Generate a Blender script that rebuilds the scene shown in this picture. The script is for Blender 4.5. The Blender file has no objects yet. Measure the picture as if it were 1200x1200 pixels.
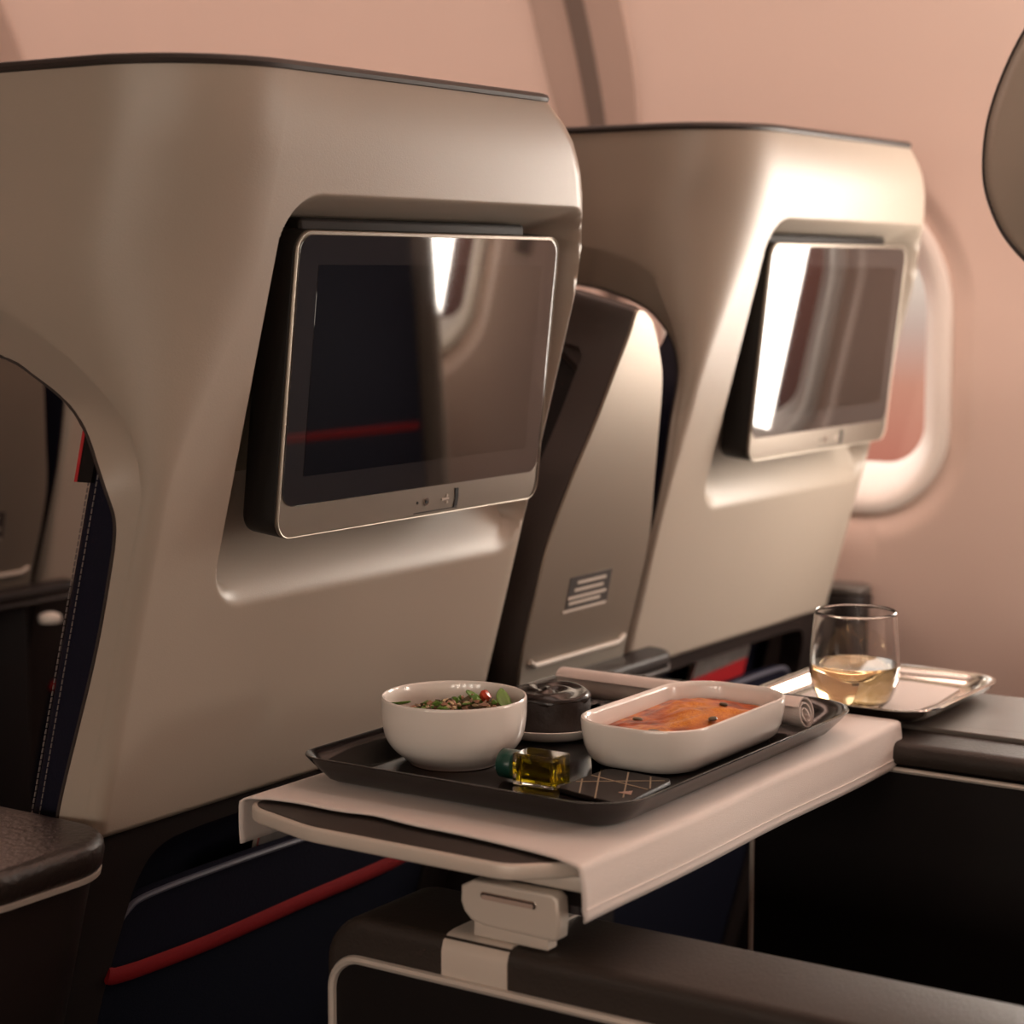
import bpy, math, random
import numpy as np
from mathutils import Vector, Matrix

random.seed(4)
S = bpy.context.scene
COL = S.collection

# ------------------------------------------------------------------ camera
EYE = 1.08
cam_d = bpy.data.cameras.new('camera'); cam = bpy.data.objects.new('camera', cam_d); COL.objects.link(cam)
cam_d.sensor_width = 36.0
cam_d.lens = 36.0 * 2387.6 / 1200.0
yaw, pitch = math.radians(33.728), math.radians(6.7058)
fw = Vector((math.cos(yaw) * math.cos(pitch), math.sin(yaw) * math.cos(pitch), -math.sin(pitch)))
cam.location = (0, 0, EYE)
cam.rotation_euler = fw.to_track_quat('-Z', 'Y').to_euler()
cam_d.clip_start = 0.02
cam_d.dof.use_dof = True
cam_d.dof.focus_distance = 1.40
cam_d.dof.aperture_fstop = 6.3
S.camera = cam

# ------------------------------------------------------------------ view and sky
S.view_settings.view_transform = 'Standard'
S.view_settings.look = 'None'
S.view_settings.exposure = 0.06
S.view_settings.gamma = 1.0
S.view_settings.use_curve_mapping = False

W = bpy.data.worlds.new('sky'); S.world = W; W.use_nodes = True
nt = W.node_tree; nt.nodes.clear()
out = nt.nodes.new('ShaderNodeOutputWorld'); bg = nt.nodes.new('ShaderNodeBackground')
tc = nt.nodes.new('ShaderNodeTexCoord'); sp = nt.nodes.new('ShaderNodeSeparateXYZ')
mr = nt.nodes.new('ShaderNodeMapRange'); rp = nt.nodes.new('ShaderNodeValToRGB')
nt.links.new(tc.outputs['Generated'], sp.inputs[0]); nt.links.new(sp.outputs['Z'], mr.inputs['Value'])
mr.inputs['From Min'].default_value = -0.16; mr.inputs['From Max'].default_value = 0.16
nt.links.new(mr.outputs[0], rp.inputs[0]); nt.links.new(rp.outputs[0], bg.inputs[0]); nt.links.new(bg.outputs[0], out.inputs[0])
el = rp.color_ramp.elements
el[0].position = 0.0; el[0].color = (0.22, 0.09, 0.07, 1)
el[1].position = 1.0; el[1].color = (1.5, 1.36, 1.22, 1)
for p, c in ((0.22, (0.36, 0.13, 0.09)), (0.33, (0.42, 0.19, 0.13)), (0.42, (0.42, 0.30, 0.25)), (0.5, (0.55, 0.46, 0.38)), (0.56, (0.66, 0.56, 0.45))):
    e = el.new(p); e.color = (*c, 1)
bg.inputs['Strength'].default_value = 1.5

# ------------------------------------------------------------------ lights the cabin has
def area(name, loc, direction, sx, sy, power, color):
    d = bpy.data.lights.new(name, 'AREA'); d.shape = 'RECTANGLE'; d.size = sx; d.size_y = sy
    d.energy = power; d.color = color
    o = bpy.data.objects.new(name, d); COL.objects.link(o); o.location = loc
    zl = -Vector(direction).normalized(); yl = Vector((0, 1, 0)); yl = (yl - zl * yl.dot(zl)).normalized(); xl = yl.cross(zl)   # long side runs along the cabin
    o.rotation_euler = Matrix((xl, yl, zl)).transposed().to_euler()
    return o
WIN_Y0, WIN_P = 1.052, 0.50
DAY = (1.0, 0.89, 0.78); PINK = (1.0, 0.735, 0.625); WARM = (1.0, 0.86, 0.72)
for k, pw in ((-1, 5.2), (-2, 8.5), (-3, 7.0), (-4, 5.0)):             # daylight through the row of windows behind
    area('window_daylight', (2.17, WIN_Y0 + WIN_P * k, 0.99), (-1, 0.12, 0.0), 0.28, 0.27, pw, DAY)
area('ceiling_wash_light', (1.35, 0.6, 2.04), (0.25, 0.0, -1), 0.5, 4.0, 11.0, PINK)      # mood strip over the seats
area('sidewall_wash_light', (1.72, 0.9, 1.80), (1, 0, -0.5), 0.10, 4.4, 22.0, PINK)          # strip under the bins grazing the window wall
for k in range(5):                                                      # daylight through the windows across the aisle
    area('aisle_daylight', (-1.62, -1.3 + 0.6 * k, 1.15), (1, 0.1, -0.05), 0.4, 0.27, 4.3, WARM)

# ------------------------------------------------------------------ materials
MATS = {}
def mat(name, col, rough=0.5, metal=0.0, bump=0.0, bscale=300.0, var=0.0, vscale=20.0, spec=None, ior=None,
        trans=0.0, coat=0.0, sheen=0.0, emis=None):
    if name in MATS: return MATS[name]
    m = bpy.data.materials.new(name); m.use_nodes = True; n = m.node_tree; b = n.nodes['Principled BSDF']
    b.inputs['Base Color'].default_value = (*col, 1); b.inputs['Roughness'].default_value = rough
    b.inputs['Metallic'].default_value = metal
    if ior: b.inputs['IOR'].default_value = ior
    if spec is not None: b.inputs['Specular IOR Level'].default_value = spec
    b.inputs['Transmission Weight'].default_value = trans
    b.inputs['Coat Weight'].default_value = coat
    b.inputs['Sheen Weight'].default_value = sheen
    if emis: b.inputs['Emission Color'].default_value = (*emis[0], 1); b.inputs['Emission Strength'].default_value = emis[1]
    if bump or var:
        t = n.nodes.new('ShaderNodeTexCoord')
    if bump:
        no = n.nodes.new('ShaderNodeTexNoise'); no.inputs['Scale'].default_value = bscale; no.inputs['Detail'].default_value = 3
        bu = n.nodes.new('ShaderNodeBump'); bu.inputs['Strength'].default_value = bump; bu.inputs['Distance'].default_value = 0.001
        n.links.new(t.outputs['Object'], no.inputs['Vector']); n.links.new(no.outputs['Fac'], bu.inputs['Height'])
        n.links.new(bu.outputs[0], b.inputs['Normal'])
    if var:
        no = n.nodes.new('ShaderNodeTexNoise'); no.inputs['Scale'].default_value = vscale; no.inputs['Detail'].default_value = 4
        mx = n.nodes.new('ShaderNodeMix'); mx.data_type = 'RGBA'
        mx.inputs['A'].default_value = (*[c * (1 - var) for c in col], 1); mx.inputs['B'].default_value = (*[min(1, c * (1 + var)) for c in col], 1)
        n.links.new(t.outputs['Object'], no.inputs['Vector']); n.links.new(no.outputs['Fac'], mx.inputs['Factor'])
        n.links.new(mx.outputs['Result'], b.inputs['Base Color'])
    MATS[name] = m
    return m
def ramp_mat(name, stops, scale, rough, bump=0.3, bscale=200, coat=0.0, detail=5):
    m = mat(name, (0.5, 0.5, 0.5), rough, bump=bump, bscale=bscale, coat=coat)
    n = m.node_tree; b = n.nodes['Principled BSDF']
    t = n.nodes.new('ShaderNodeTexCoord'); no = n.nodes.new('ShaderNodeTexNoise'); r = n.nodes.new('ShaderNodeValToRGB')
    no.inputs['Scale'].default_value = scale; no.inputs['Detail'].default_value = detail
    n.links.new(t.outputs['Object'], no.inputs['Vector']); n.links.new(no.outputs['Fac'], r.inputs[0]); n.links.new(r.outputs[0], b.inputs['Base Color'])
    e = r.color_ramp.elements
    e[0].position = stops[0][0]; e[0].color = (*stops[0][1], 1); e[1].position = stops[-1][0]; e[1].color = (*stops[-1][1], 1)
    for p, c in stops[1:-1]:
        q = e.new(p); q.color = (*c, 1)
    return m

M_SHELL = mat('shell_paint', (0.365, 0.31, 0.255), 0.38, bump=0.12, bscale=900, var=0.04, vscale=6)
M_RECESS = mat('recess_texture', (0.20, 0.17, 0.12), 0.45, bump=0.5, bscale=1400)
M_TRIM = mat('dark_trim', (0.030, 0.021, 0.018), 0.55)
M_DARK = mat('dark_brown_plastic', (0.016, 0.011, 0.010), 0.5, spec=0.3, bump=0.15, bscale=900)
M_BLACK = mat('black_plastic', (0.006, 0.004, 0.004), 0.6, spec=0.2)
M_PAD = mat('brown_leather', (0.030, 0.022, 0.018), 0.5, spec=0.35, bump=0.35, bscale=420)
M_LEATHER = mat('grained_black_leather', (0.020, 0.014, 0.012), 0.35, bump=0.9, bscale=220)
M_NAVY = mat('navy_leather', (0.007, 0.007, 0.016), 0.7, bump=0.3, bscale=500, spec=0.12)
M_NAVYF = mat('navy_fabric', (0.005, 0.006, 0.014), 0.9, bump=0.4, bscale=900, spec=0.1)
M_RED = mat('red_strap', (0.17, 0.005, 0.007), 0.8, spec=0.15, bump=0.2, bscale=700)
M_REDP = mat('red_print', (0.42, 0.02, 0.025), 0.4)
M_GREYP = mat('grey_print', (0.16, 0.14, 0.13), 0.4, var=0.5, vscale=90)
M_PIPE = mat('grey_piping', (0.10, 0.10, 0.13), 0.4)
M_SILVER = mat('satin_silver', (0.62, 0.56, 0.50), 0.36, metal=0.35, bump=0.05, bscale=900)
M_SILVERP = mat('silver_paint', (0.64, 0.57, 0.50), 0.38, metal=0.2)
M_STEEL = mat('polished_steel', (0.72, 0.68, 0.63), 0.16, metal=1.0)
M_BRONZE = mat('bronze_panel', (0.25, 0.21, 0.17), 0.38, metal=0.6, bump=0.08, bscale=900)
M_BEZEL = mat('monitor_frame', (0.20, 0.17, 0.14), 0.34, metal=0.8, bump=0.06, bscale=1200)
M_EDGE = mat('bright_edge', (0.40, 0.35, 0.29), 0.42, metal=0.7)
M_HOUSE = mat('monitor_housing', (0.010, 0.008, 0.007), 0.5, spec=0.25)
M_GLASSB = mat('screen_border', (0.022, 0.020, 0.020), 0.03, ior=2.1)
M_DISPLAY = mat('screen_display', (0.002, 0.0018, 0.0018), 0.03, ior=2.1)
M_TEXT = mat('label_text', (0.45, 0.38, 0.32), 0.6)
M_THREAD = mat('thread', (0.20, 0.17, 0.16), 0.7)
M_WALL = mat('cabin_wall', (0.70, 0.545, 0.475), 0.55, bump=0.1, bscale=500)
M_STRIP = mat('wall_joint', (0.42, 0.31, 0.26), 0.6)
M_GROOVE = mat('wall_groove', (0.16, 0.12, 0.10), 0.6)
M_WFRAME = mat('window_frame_white', (0.88, 0.83, 0.78), 0.4)
M_CEIL = mat('ceiling_white', (0.70, 0.60, 0.54), 0.6)
M_CARPET = mat('carpet', (0.015, 0.013, 0.016), 0.95, bump=0.8, bscale=400)
M_CERAMIC = mat('white_ceramic', (0.76, 0.71, 0.66), 0.18, coat=0.4)
M_CLOTH = mat('white_linen', (0.68, 0.61, 0.57), 0.9, bump=0.35, bscale=1500, sheen=0.2)
M_NAPKIN = mat('napkin_linen', (0.62, 0.54, 0.50), 0.95, bump=0.5, bscale=1200)
M_TRAY = mat('dark_meal_tray', (0.012, 0.009, 0.009), 0.14, bump=0.03, bscale=500)
M_TTOP = mat('table_top', (0.030, 0.022, 0.018), 0.5, bump=0.2, bscale=900)
M_CAKE = mat('chocolate_cake', (0.018, 0.010, 0.008), 0.55, bump=1.0, bscale=180)
M_GANACHE = mat('chocolate_ganache', (0.014, 0.008, 0.006), 0.24, bump=0.4, bscale=90)
M_GREEN = mat('green_cap', (0.010, 0.055, 0.040), 0.3)
M_LEAF = mat('green_leaf', (0.11, 0.22, 0.03), 0.4, var=0.5, vscale=150)
M_TOMATO = mat('tomato', (0.45, 0.05, 0.02), 0.25)
M_GRAIN = mat('grain', (0.58, 0.44, 0.26), 0.6)
M_ONION = mat('pale_bean', (0.38, 0.20, 0.13), 0.5)
M_HERB = mat('dark_herb', (0.08, 0.05, 0.018), 0.45)
M_CARD = mat('chocolate_wrapper', (0.016, 0.012, 0.011), 0.5, spec=0.3)
M_GOLD = mat('gold_line', (0.34, 0.27, 0.18), 0.5)
M_PINKP = mat('emblem_pink', (0.45, 0.28, 0.22), 0.4)
M_GLASS = mat('clear_glass', (1, 1, 1), 0.0, ior=1.45, trans=1.0)
M_WINE = mat('white_wine', (0.86, 0.66, 0.38), 0.0, ior=1.34, trans=1.0)
M_OIL = mat('olive_oil', (0.62, 0.50, 0.01), 0.0, ior=1.40, trans=1.0)
M_KNOB = mat('white_cap', (0.75, 0.70, 0.64), 0.3)
M_PASTA = ramp_mat('baked_pasta', [(0.30, (0.10, 0.018, 0.005)), (0.42, (0.34, 0.055, 0.010)), (0.52, (0.50, 0.10, 0.010)), (0.62, (0.62, 0.20, 0.015)), (0.74, (0.30, 0.05, 0.012))], 55, 0.4, bump=0.8, bscale=140)
pm = bpy.data.materials.new('window_pane'); pm.use_nodes = True
_n = pm.node_tree; _n.nodes.clear()
_o = _n.nodes.new('ShaderNodeOutputMaterial'); _t = _n.nodes.new('ShaderNodeBsdfTransparent'); _g = _n.nodes.new('ShaderNodeBsdfGlossy'); _x = _n.nodes.new('ShaderNodeMixShader')
_g.inputs['Roughness'].default_value = 0.05; _x.inputs[0].default_value = 0.06
_n.links.new(_t.outputs[0], _x.inputs[1]); _n.links.new(_g.outputs[0], _x.inputs[2]); _n.links.new(_x.outputs[0], _o.inputs[0])

# ------------------------------------------------------------------ mesh helpers
def mesh(name, verts, faces, m, parent=None, smooth=True, mi=None, angle=40):
    me = bpy.data.meshes.new(name); me.from_pydata([tuple(map(float, v)) for v in verts], [], faces)
    ms = m if isinstance(m, (list, tuple)) else [m]
    for q in ms: me.materials.append(q)
    if mi is not None: me.polygons.foreach_set('material_index', mi)
    me.update()
    if smooth:
        me.polygons.foreach_set('use_smooth', [True] * len(me.polygons))
        try: me.set_sharp_from_angle(angle=math.radians(angle))
        except Exception: pass
    o = bpy.data.objects.new(name, me); COL.objects.link(o)
    if parent: put(o, parent)
    return o
def put(o, parent):                       # parent, keeping the world place
    o.parent = parent
    if parent.parent is None and parent.type == 'EMPTY':
        o.matrix_parent_inverse = Matrix.Translation(parent.location).inverted()
def empty(name, loc, label=None, cat=None, group=None):
    o = bpy.data.objects.new(name, None); COL.objects.link(o); o.location = loc; o.empty_display_size = 0.05
    if label: tag(o, label, cat, group)
    return o
def tag(o, label, cat, group=None):
    o['label'] = label; o['category'] = cat
    if group: o['group'] = group
    return o
def struct(o):
    o['kind'] = 'structure'; return o
def rrect(cx, cy, w, h, r, seg=6):
    rs = r if isinstance(r, (list, tuple)) else [r] * 4       # corners: ++, -+, --, +-
    pts = []
    for (sx, sy, a0), q in zip(((1, 1, 0), (-1, 1, 90), (-1, -1, 180), (1, -1, 270)), rs):
        for i in range(seg + 1):
            a = math.radians(a0 + 90 * i / seg)
            pts.append((cx + sx * (w / 2 - q) + q * math.cos(a), cy + sy * (h / 2 - q) + q * math.sin(a)))
    return pts
def inset(pts, d):
    n = len(pts); res = []
    for i in range(n):
        p0, p1, p2 = (np.array(pts[(i + k) % n], float) for k in (-1, 0, 1))
        a, b = p1 - p0, p2 - p1
        a /= (np.linalg.norm(a) + 1e-12); b /= (np.linalg.norm(b) + 1e-12)
        na, nb = np.array([-a[1], a[0]]), np.array([-b[1], b[0]])
        m = na + nb; l = m @ m
        m = m * (2 / l) if l > 0.3 else m
        ml = np.linalg.norm(m)
        if ml > 1.6: m = m * 1.6 / ml
        res.append(tuple(p1 + m * d))
    return res
def loft(name, rings, m, parent=None, cap0=True, cap1=True, smooth=True, angle=40, closed=False):
    n = len(rings[0]); v = [p for r in rings for p in r]; f = []
    for k in range(len(rings) - 1 + (1 if closed else 0)):
        a, b = k * n, ((k + 1) % len(rings)) * n
        for i in range(n):
            j = (i + 1) % n; f.append((a + i, a + j, b + j, b + i))
    if cap0 and not closed: f.append(tuple(range(n))[::-1])
    if cap1 and not closed: f.append(tuple((len(rings) - 1) * n + i for i in range(n)))
    return mesh(name, v, f, m, parent, smooth, angle=angle)
def plate(name, outline, m, parent=None, O=(0, 0, 0), U=(1, 0, 0), V=(0, 1, 0), N=(0, 0, 1), t=0.01, r=0.0, seg=3, rb=None, angle=50):
    """outline counter-clockwise in (U,V); front face at O, thickness t goes to -N, edges rounded by r"""
    O, U, V, N = (np.array(q, float) for q in (O, U, V, N))
    rb = r if rb is None else rb
    lv = []
    if rb > 0:
        for i in range(seg + 1):
            a = math.pi / 2 * i / seg; lv.append((rb * (1 - math.sin(a)), t - rb * (1 - math.cos(a))))
    else: lv.append((0, t))
    if r > 0:
        for i in range(seg + 1):
            a = math.pi / 2 * i / seg; lv.append((r * (1 - math.cos(a)), r * (1 - math.sin(a))))
        lv.append((r + max(0.4 * r, 0.0004), 0.0))                  # flat margin keeps the face itself flat
    else: lv.append((0, 0))
    rings = []
    for d, dep in lv:
        q = inset(outline, d) if d > 1e-9 else outline
        rings.append([O + U * p[0] + V * p[1] - N * dep for p in q])
    return loft(name, rings, m, parent, angle=angle)
def box(name, x0, x1, y0, y1, z0, z1, m, parent=None, r=0.002, cr=None):
    return plate(name, rrect((x0 + x1) / 2, (y0 + y1) / 2, x1 - x0, y1 - y0, cr if cr else max(r, 0.0005), 4), m, parent, O=(0, 0, z1), t=z1 - z0, r=r)
def lathe(name, prof, m, parent=None, c=(0, 0, 0), n=64, cap0=False, cap1=False, angle=40):
    rings = [[(c[0] + r * math.cos(2 * math.pi * i / n), c[1] + r * math.sin(2 * math.pi * i / n), c[2] + z) for i in range(n)] for r, z in prof]
    return loft(name, rings, m, parent, cap0, cap1, angle=angle)
def tube(name, path, r, m, parent=None, n=8, up=(0, 0, 1), sx=1.0, sy=1.0, join=None, sq=False):
    P = [np.array(p, float) for p in path]; rings = []
    for i, p in enumerate(P):
        t = P[min(i + 1, len(P) - 1)] - P[max(i - 1, 0)]; t /= (np.linalg.norm(t) + 1e-12)
        a = np.cross(t, np.array(up, float))
        if np.linalg.norm(a) < 1e-3: a = np.cross(t, (1.0, 0.02, 0))
        a /= np.linalg.norm(a); b = np.cross(a, t)
        ring = []
        for k in range(n):
            th = 2 * math.pi * k / n + (math.pi / 4 if sq else 0)
            ring.append(p + (a * math.cos(th) * sx + b * math.sin(th) * sy) * r)
        rings.append(ring)
    return loft(name, rings, m, parent)
def smooth_path(pts, n=8):
    P = [np.array(p, float) for p in pts]; P = [2 * P[0] - P[1]] + P + [2 * P[-1] - P[-2]]; res = []
    for i in range(1, len(P) - 2):
        for k in range(n):
            t = k / n; a, b, c, d = P[i - 1:i + 3]
            res.append(0.5 * ((2 * b) + (c - a) * t + (2 * a - 5 * b + 4 * c - d) * t * t + (3 * b - a - 3 * c + d) * t ** 3))
    res.append(P[-2]); return res
def sstep(a, b, x):
    t = np.clip((x - a) / (b - a), 0, 1); return t * t * (3 - 2 * t)
def lerp(a, b, t): return a + (b - a) * t

# ------------------------------------------------------------------ the setting
def wall_x(z):                                     # side wall profile: upright, leaning inward towards the ceiling
    return 2.18 - 0.6 * max(0.0, z - 1.0) ** 2 - 0.25 * max(0.0, 0.55 - z) ** 2
def window_outline(grow, n=24):
    w, h = 0.27 + 2 * grow, 0.295 + 2 * grow
    return rrect(0, 0, w, h, [0.11 + grow, 0.11 + grow, 0.05 + grow, 0.05 + grow], n)
WZ = 1.0
wall = struct(empty('wall_right', (2.18, 1.0, 0.0)))
K = range(-5, 5)
for k in K:
    cy = WIN_Y0 + WIN_P * k
    # panel round the window: rings from the opening out to the panel border
    inner = window_outline(0.05)
    n = len(inner)
    border = []
    for (a, b) in inner:                          # project the ring onto the panel rectangle
        L, H0, H1 = WIN_P / 2, 0.0 - WZ, 2.05 - WZ
        s = min(L / abs(a) if abs(a) > 1e-6 else 1e9, (H1 / b if b > 0 else H0 / b) if abs(b) > 1e-6 else 1e9)
        border.append((a * s, b * s))
    # add exact corners by snapping
    for cxn, czn in ((WIN_P / 2, 2.05 - WZ), (-WIN_P / 2, 2.05 - WZ), (-WIN_P / 2, -WZ), (WIN_P / 2, -WZ)):
        i = min(range(n), key=lambda q: (border[q][0] - cxn) ** 2 + (border[q][1] - czn) ** 2); border[i] = (cxn, czn)
    rings = []
    for t in np.linspace(0, 1, 40) ** 1.5:
        ring = []
        for (a, b), (c, d) in zip(inner, border):
            y, z = lerp(a, c, t), lerp(b, d, t)
            dist = math.hypot(y - a, z - b)
            dep = 0.012 * (1 - float(sstep(0.0, 0.035, dist)))
            ring.append((wall_x(z + WZ) + dep, cy + y, z + WZ))
        rings.append(ring)
    loft('wall_panel', rings, M_WALL, wall, cap0=False, cap1=False)
for i, k in enumerate(K):
    cy = WIN_Y0 + WIN_P * k
    if not -3 <= k <= 3: pass
    wn = struct(empty('window_%d' % (i + 1), (2.2, cy, WZ - 0.2)))
    rings = []
    for g, d in ((0.053, 0.016), (0.050, 0.006), (0.044, 0.004), (0.036, 0.006), (0.028, 0.014), (0.018, 0.030), (0.008, 0.046), (0.0, 0.060), (-0.004, 0.070)):
        rings.append([(wall_x(b + WZ) + d, cy + a, b + WZ) for a, b in window_outline(g, 12)])
    loft('window_frame', rings, M_WFRAME, wn, cap0=False, cap1=False)
    plate('window_pane', [(a, b) for a, b in window_outline(0.0, 12)], pm, wn, O=(2.245, cy, WZ), U=(0, -1, 0), V=(0, 0, 1), N=(-1, 0, 0), t=0.004)
# joints between the wall panels, with a dark groove
for i, k in enumerate(range(-4, 5, 2)):
    py = WIN_Y0 + WIN_P * (k + 0.5)
    tr = struct(empty('trim_%d' % (i + 1), (2.17, py, 1.0)))
    for nm, w0, off, mm in (('joint_strip', 1.0, 0.004, M_STRIP), ('groove', 0.16, 0.0052, M_GROOVE)):
        v, f = [], []
        zz = np.linspace(0.98, 2.0, 30)
        for j, z in enumerate(zz):
            hw = w0 * (0.012 + 0.050 * float(sstep(0.98, 1.35, z)))
            if nm == 'groove': hw = 0.008 + 0.005 * float(sstep(1.0, 1.4, z))
            x = wall_x(z) - off
            v += [(x + 0.006, py - hw - 0.002, z), (x, py - hw, z), (x, py + hw, z), (x + 0.006, py + hw + 0.002, z)]
            if j:
                a = (j - 1) * 4
                for q in range(3): f.append((a + q, a + q + 1, a + q + 5, a + q + 4))
        mesh(nm, v, f, mm, tr, angle=60)
FX0, FX1, FY0, FY1 = -1.75, 2.3, -1.7, 3.2
struct(box('floor', FX0, FX1, FY0, FY1, -0.06, 0.0, M_CARPET, r=0))
struct(box('ceiling', FX0, FX1, FY0, FY1, 2.06, 2.12, M_CEIL, r=0))
struct(box('wall_left', FX0, FX0 + 0.06, FY0, FY1, 0.0, 2.06, M_WALL, r=0))
struct(box('wall_front', FX0, FX1, FY1, FY1 + 0.06, 0.0, 2.06, M_WALL, r=0))
struct(box('wall_back', FX0, FX1, FY0 - 0.06, FY0, 0.0, 2.06, M_STRIP, r=0))

# ------------------------------------------------------------------ passenger seats
T15 = math.tan(math.radians(15))
def yface(z): return 0.855 + (1.108 - z) * T15 + 2.6 * max(0.0, z - 1.155) ** 2
def on_shell(x, z, off=0.0): return (x, 0.855 + (1.108 - z) * T15 + off, z)
NS = np.array([0, -math.cos(math.radians(15)), -math.sin(math.radians(15))])      # outward normal of the reclined back
VS = np.array([0, -math.sin(math.radians(15)), math.cos(math.radians(15))])       # up along the back
ARCH = {
    'aisle': [(0.705, 0.990), (0.731, 0.985), (0.826, 0.954), (0.884, 0.938), (0.917, 0.931), (0.936, 0.933), (0.955, 0.941), (0.977, 0.957), (0.997, 0.979),
              (1.012, 1.002), (1.024, 1.026), (1.034, 1.08), (1.040, 1.15), (1.046, 1.23), (1.056, 1.30), (1.075, 1.35), (1.10, 1.377), (1.125, 1.385), (1.15, 1.382), (1.18, 1.368), (1.208, 1.345)],
    'centre': [(0.705, 0.980), (0.727, 0.972), (0.768, 0.958), (0.864, 0.928), (0.942, 0.914), (0.985, 0.911), (1.018, 0.916), (1.040, 0.930), (1.052, 0.947), (1.060, 0.968),
               (1.067, 0.993), (1.074, 1.05), (1.080, 1.15), (1.086, 1.26), (1.098, 1.33), (1.118, 1.37), (1.145, 1.385), (1.175, 1.377), (1.208, 1.345)]}
RX = [(0.705, 1.411), (1.06, 1.411), (1.10, 1.405), (1.14, 1.388), (1.158, 1.377), (1.18, 1.359), (1.192, 1.344), (1.208, 1.318)]
def recess_depth(x, z):
    x0, x1, z0, z1, r = 1.014, 1.394, 0.851, 1.131, 0.036
    px, pz = x - (x0 + x1) / 2, z - (z0 + z1) / 2
    hx, hz = (x1 - x0) / 2 - r, (z1 - z0) / 2 - r
    qx, qz = abs(px) - hx, abs(pz) - hz
    mx, mz = max(qx, 0), max(qz, 0)
    d = r - (math.hypot(mx, mz) + min(max(qx, qz), 0))
    if d <= 0: return 0.0
    if mx == 0 and mz == 0: gx, gz = (1, 0) if qx > qz else (0, 1)
    else: l = math.hypot(mx, mz); gx, gz = mx / l, mz / l
    wl = lerp(0.020, 0.005, float(sstep(0.865, 0.935, z)))
    wx = wl if px < 0 else 0.030
    wz = 0.088 if pz < 0 else 0.026
    t = min((r - qx) / wx, (r - qz) / wz)         # nearest edge, each measured in its own width
    if mx > 0 and mz > 0: t = min(t, d / (wx * gx * gx + wz * gz * gz))
    return 0.046 * float(sstep(0, 1, min(1.0, max(t, 0.0)) ** 0.8))
def shell_mesh(kind, name='shell'):
    az, ay = zip(*[(a, b) for a, b in ARCH[kind]])
    zz = np.concatenate([np.linspace(0.705, 0.845, 40), np.linspace(0.847, 0.950, 60), np.linspace(0.953, 1.085, 40), np.linspace(1.0865, 1.136, 56), np.linspace(1.1385, 1.208, 34)])
    # smooth boundary curve
    sp_ = smooth_path([(a, b, 0) for a, b in ARCH[kind]], 8); az, ay = [q[0] for q in sp_], [q[1] for q in sp_]
    arch_pts = np.array([(b, a) for a, b in zip(az, ay)])
    rz, rx = zip(*RX)
    mid = np.concatenate([np.linspace(1.005, 1.056, 52), np.linspace(1.0595, 1.33, 80)])
    rows = []
    for z in zz:
        yf = yface(z); yend = float(np.interp(z, az, ay))
        xR = float(np.interp(z, rz, rx)); rR = 0.030
        s = float(sstep(0.93, 1.10, z)) if kind == 'aisle' else float(sstep(0.965, 1.15, z))
        xL = lerp(0.942, 0.914, s); rL = min(lerp(0.012, 0.085, s), max(0.004, yend - yf - 0.004))
        lean = 0.45 * (1 - float(sstep(0.93, 1.0, z)))
        row = []
        for y in np.linspace(yf + 0.09, yf + rR, 7)[:-1]: row.append((xR, y))
        for a in np.linspace(0, math.pi / 2, 12): row.append((xR - rR + rR * math.cos(a), yf + rR - rR * math.sin(a)))
        xr = xR - rR; mr_ = min(1.33, xr - 0.012)
        for x in np.linspace(xr, mr_, 16)[1:-1]: row.append((x, yf))
        for x in mid[::-1]: row.append((1.005 + (x - 1.005) * (mr_ - 1.005) / 0.325, yf))
        for x in np.linspace(1.005, xL + rL, 16)[1:]: row.append((x, yf))
        for a in np.linspace(0, math.pi / 2, 18)[1:]: row.append((xL + rL - rL * math.sin(a), yf + rL - rL * math.cos(a)))
        y0 = yf + rL
        for t in np.linspace(0, 1, 46)[1:]:
            y = y0 + (yend - y0) * t
            x = xL - lean * (y - y0)
            dd = math.sqrt(((arch_pts - (y, z)) ** 2).sum(1).min())
            x += 0.010 * float(sstep(0.94, 1.0, z)) * (1 - min(dd / 0.036, 1.0))
            row.append((x, y))
        rows.append([(x, y + (recess_depth(x, z) if (z < 1.14 and y < yf + 0.02) else 0.0), z) for x, y in row])
    nx = len(rows[0]); v = [p for r in rows for p in r]; f = []
    for j in range(len(rows) - 1):
        for i in range(nx - 1):
            a = j * nx + i; f.append((a, a + nx, a + nx + 1, a + 1))
    o = mesh(name, v, f, M_SHELL, angle=35)
    md = o.modifiers.new('thickness', 'SOLIDIFY'); md.thickness = 0.005; md.offset = -1
    return o, [r[-1] for r in rows], rows[-1], rows[0]

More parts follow.
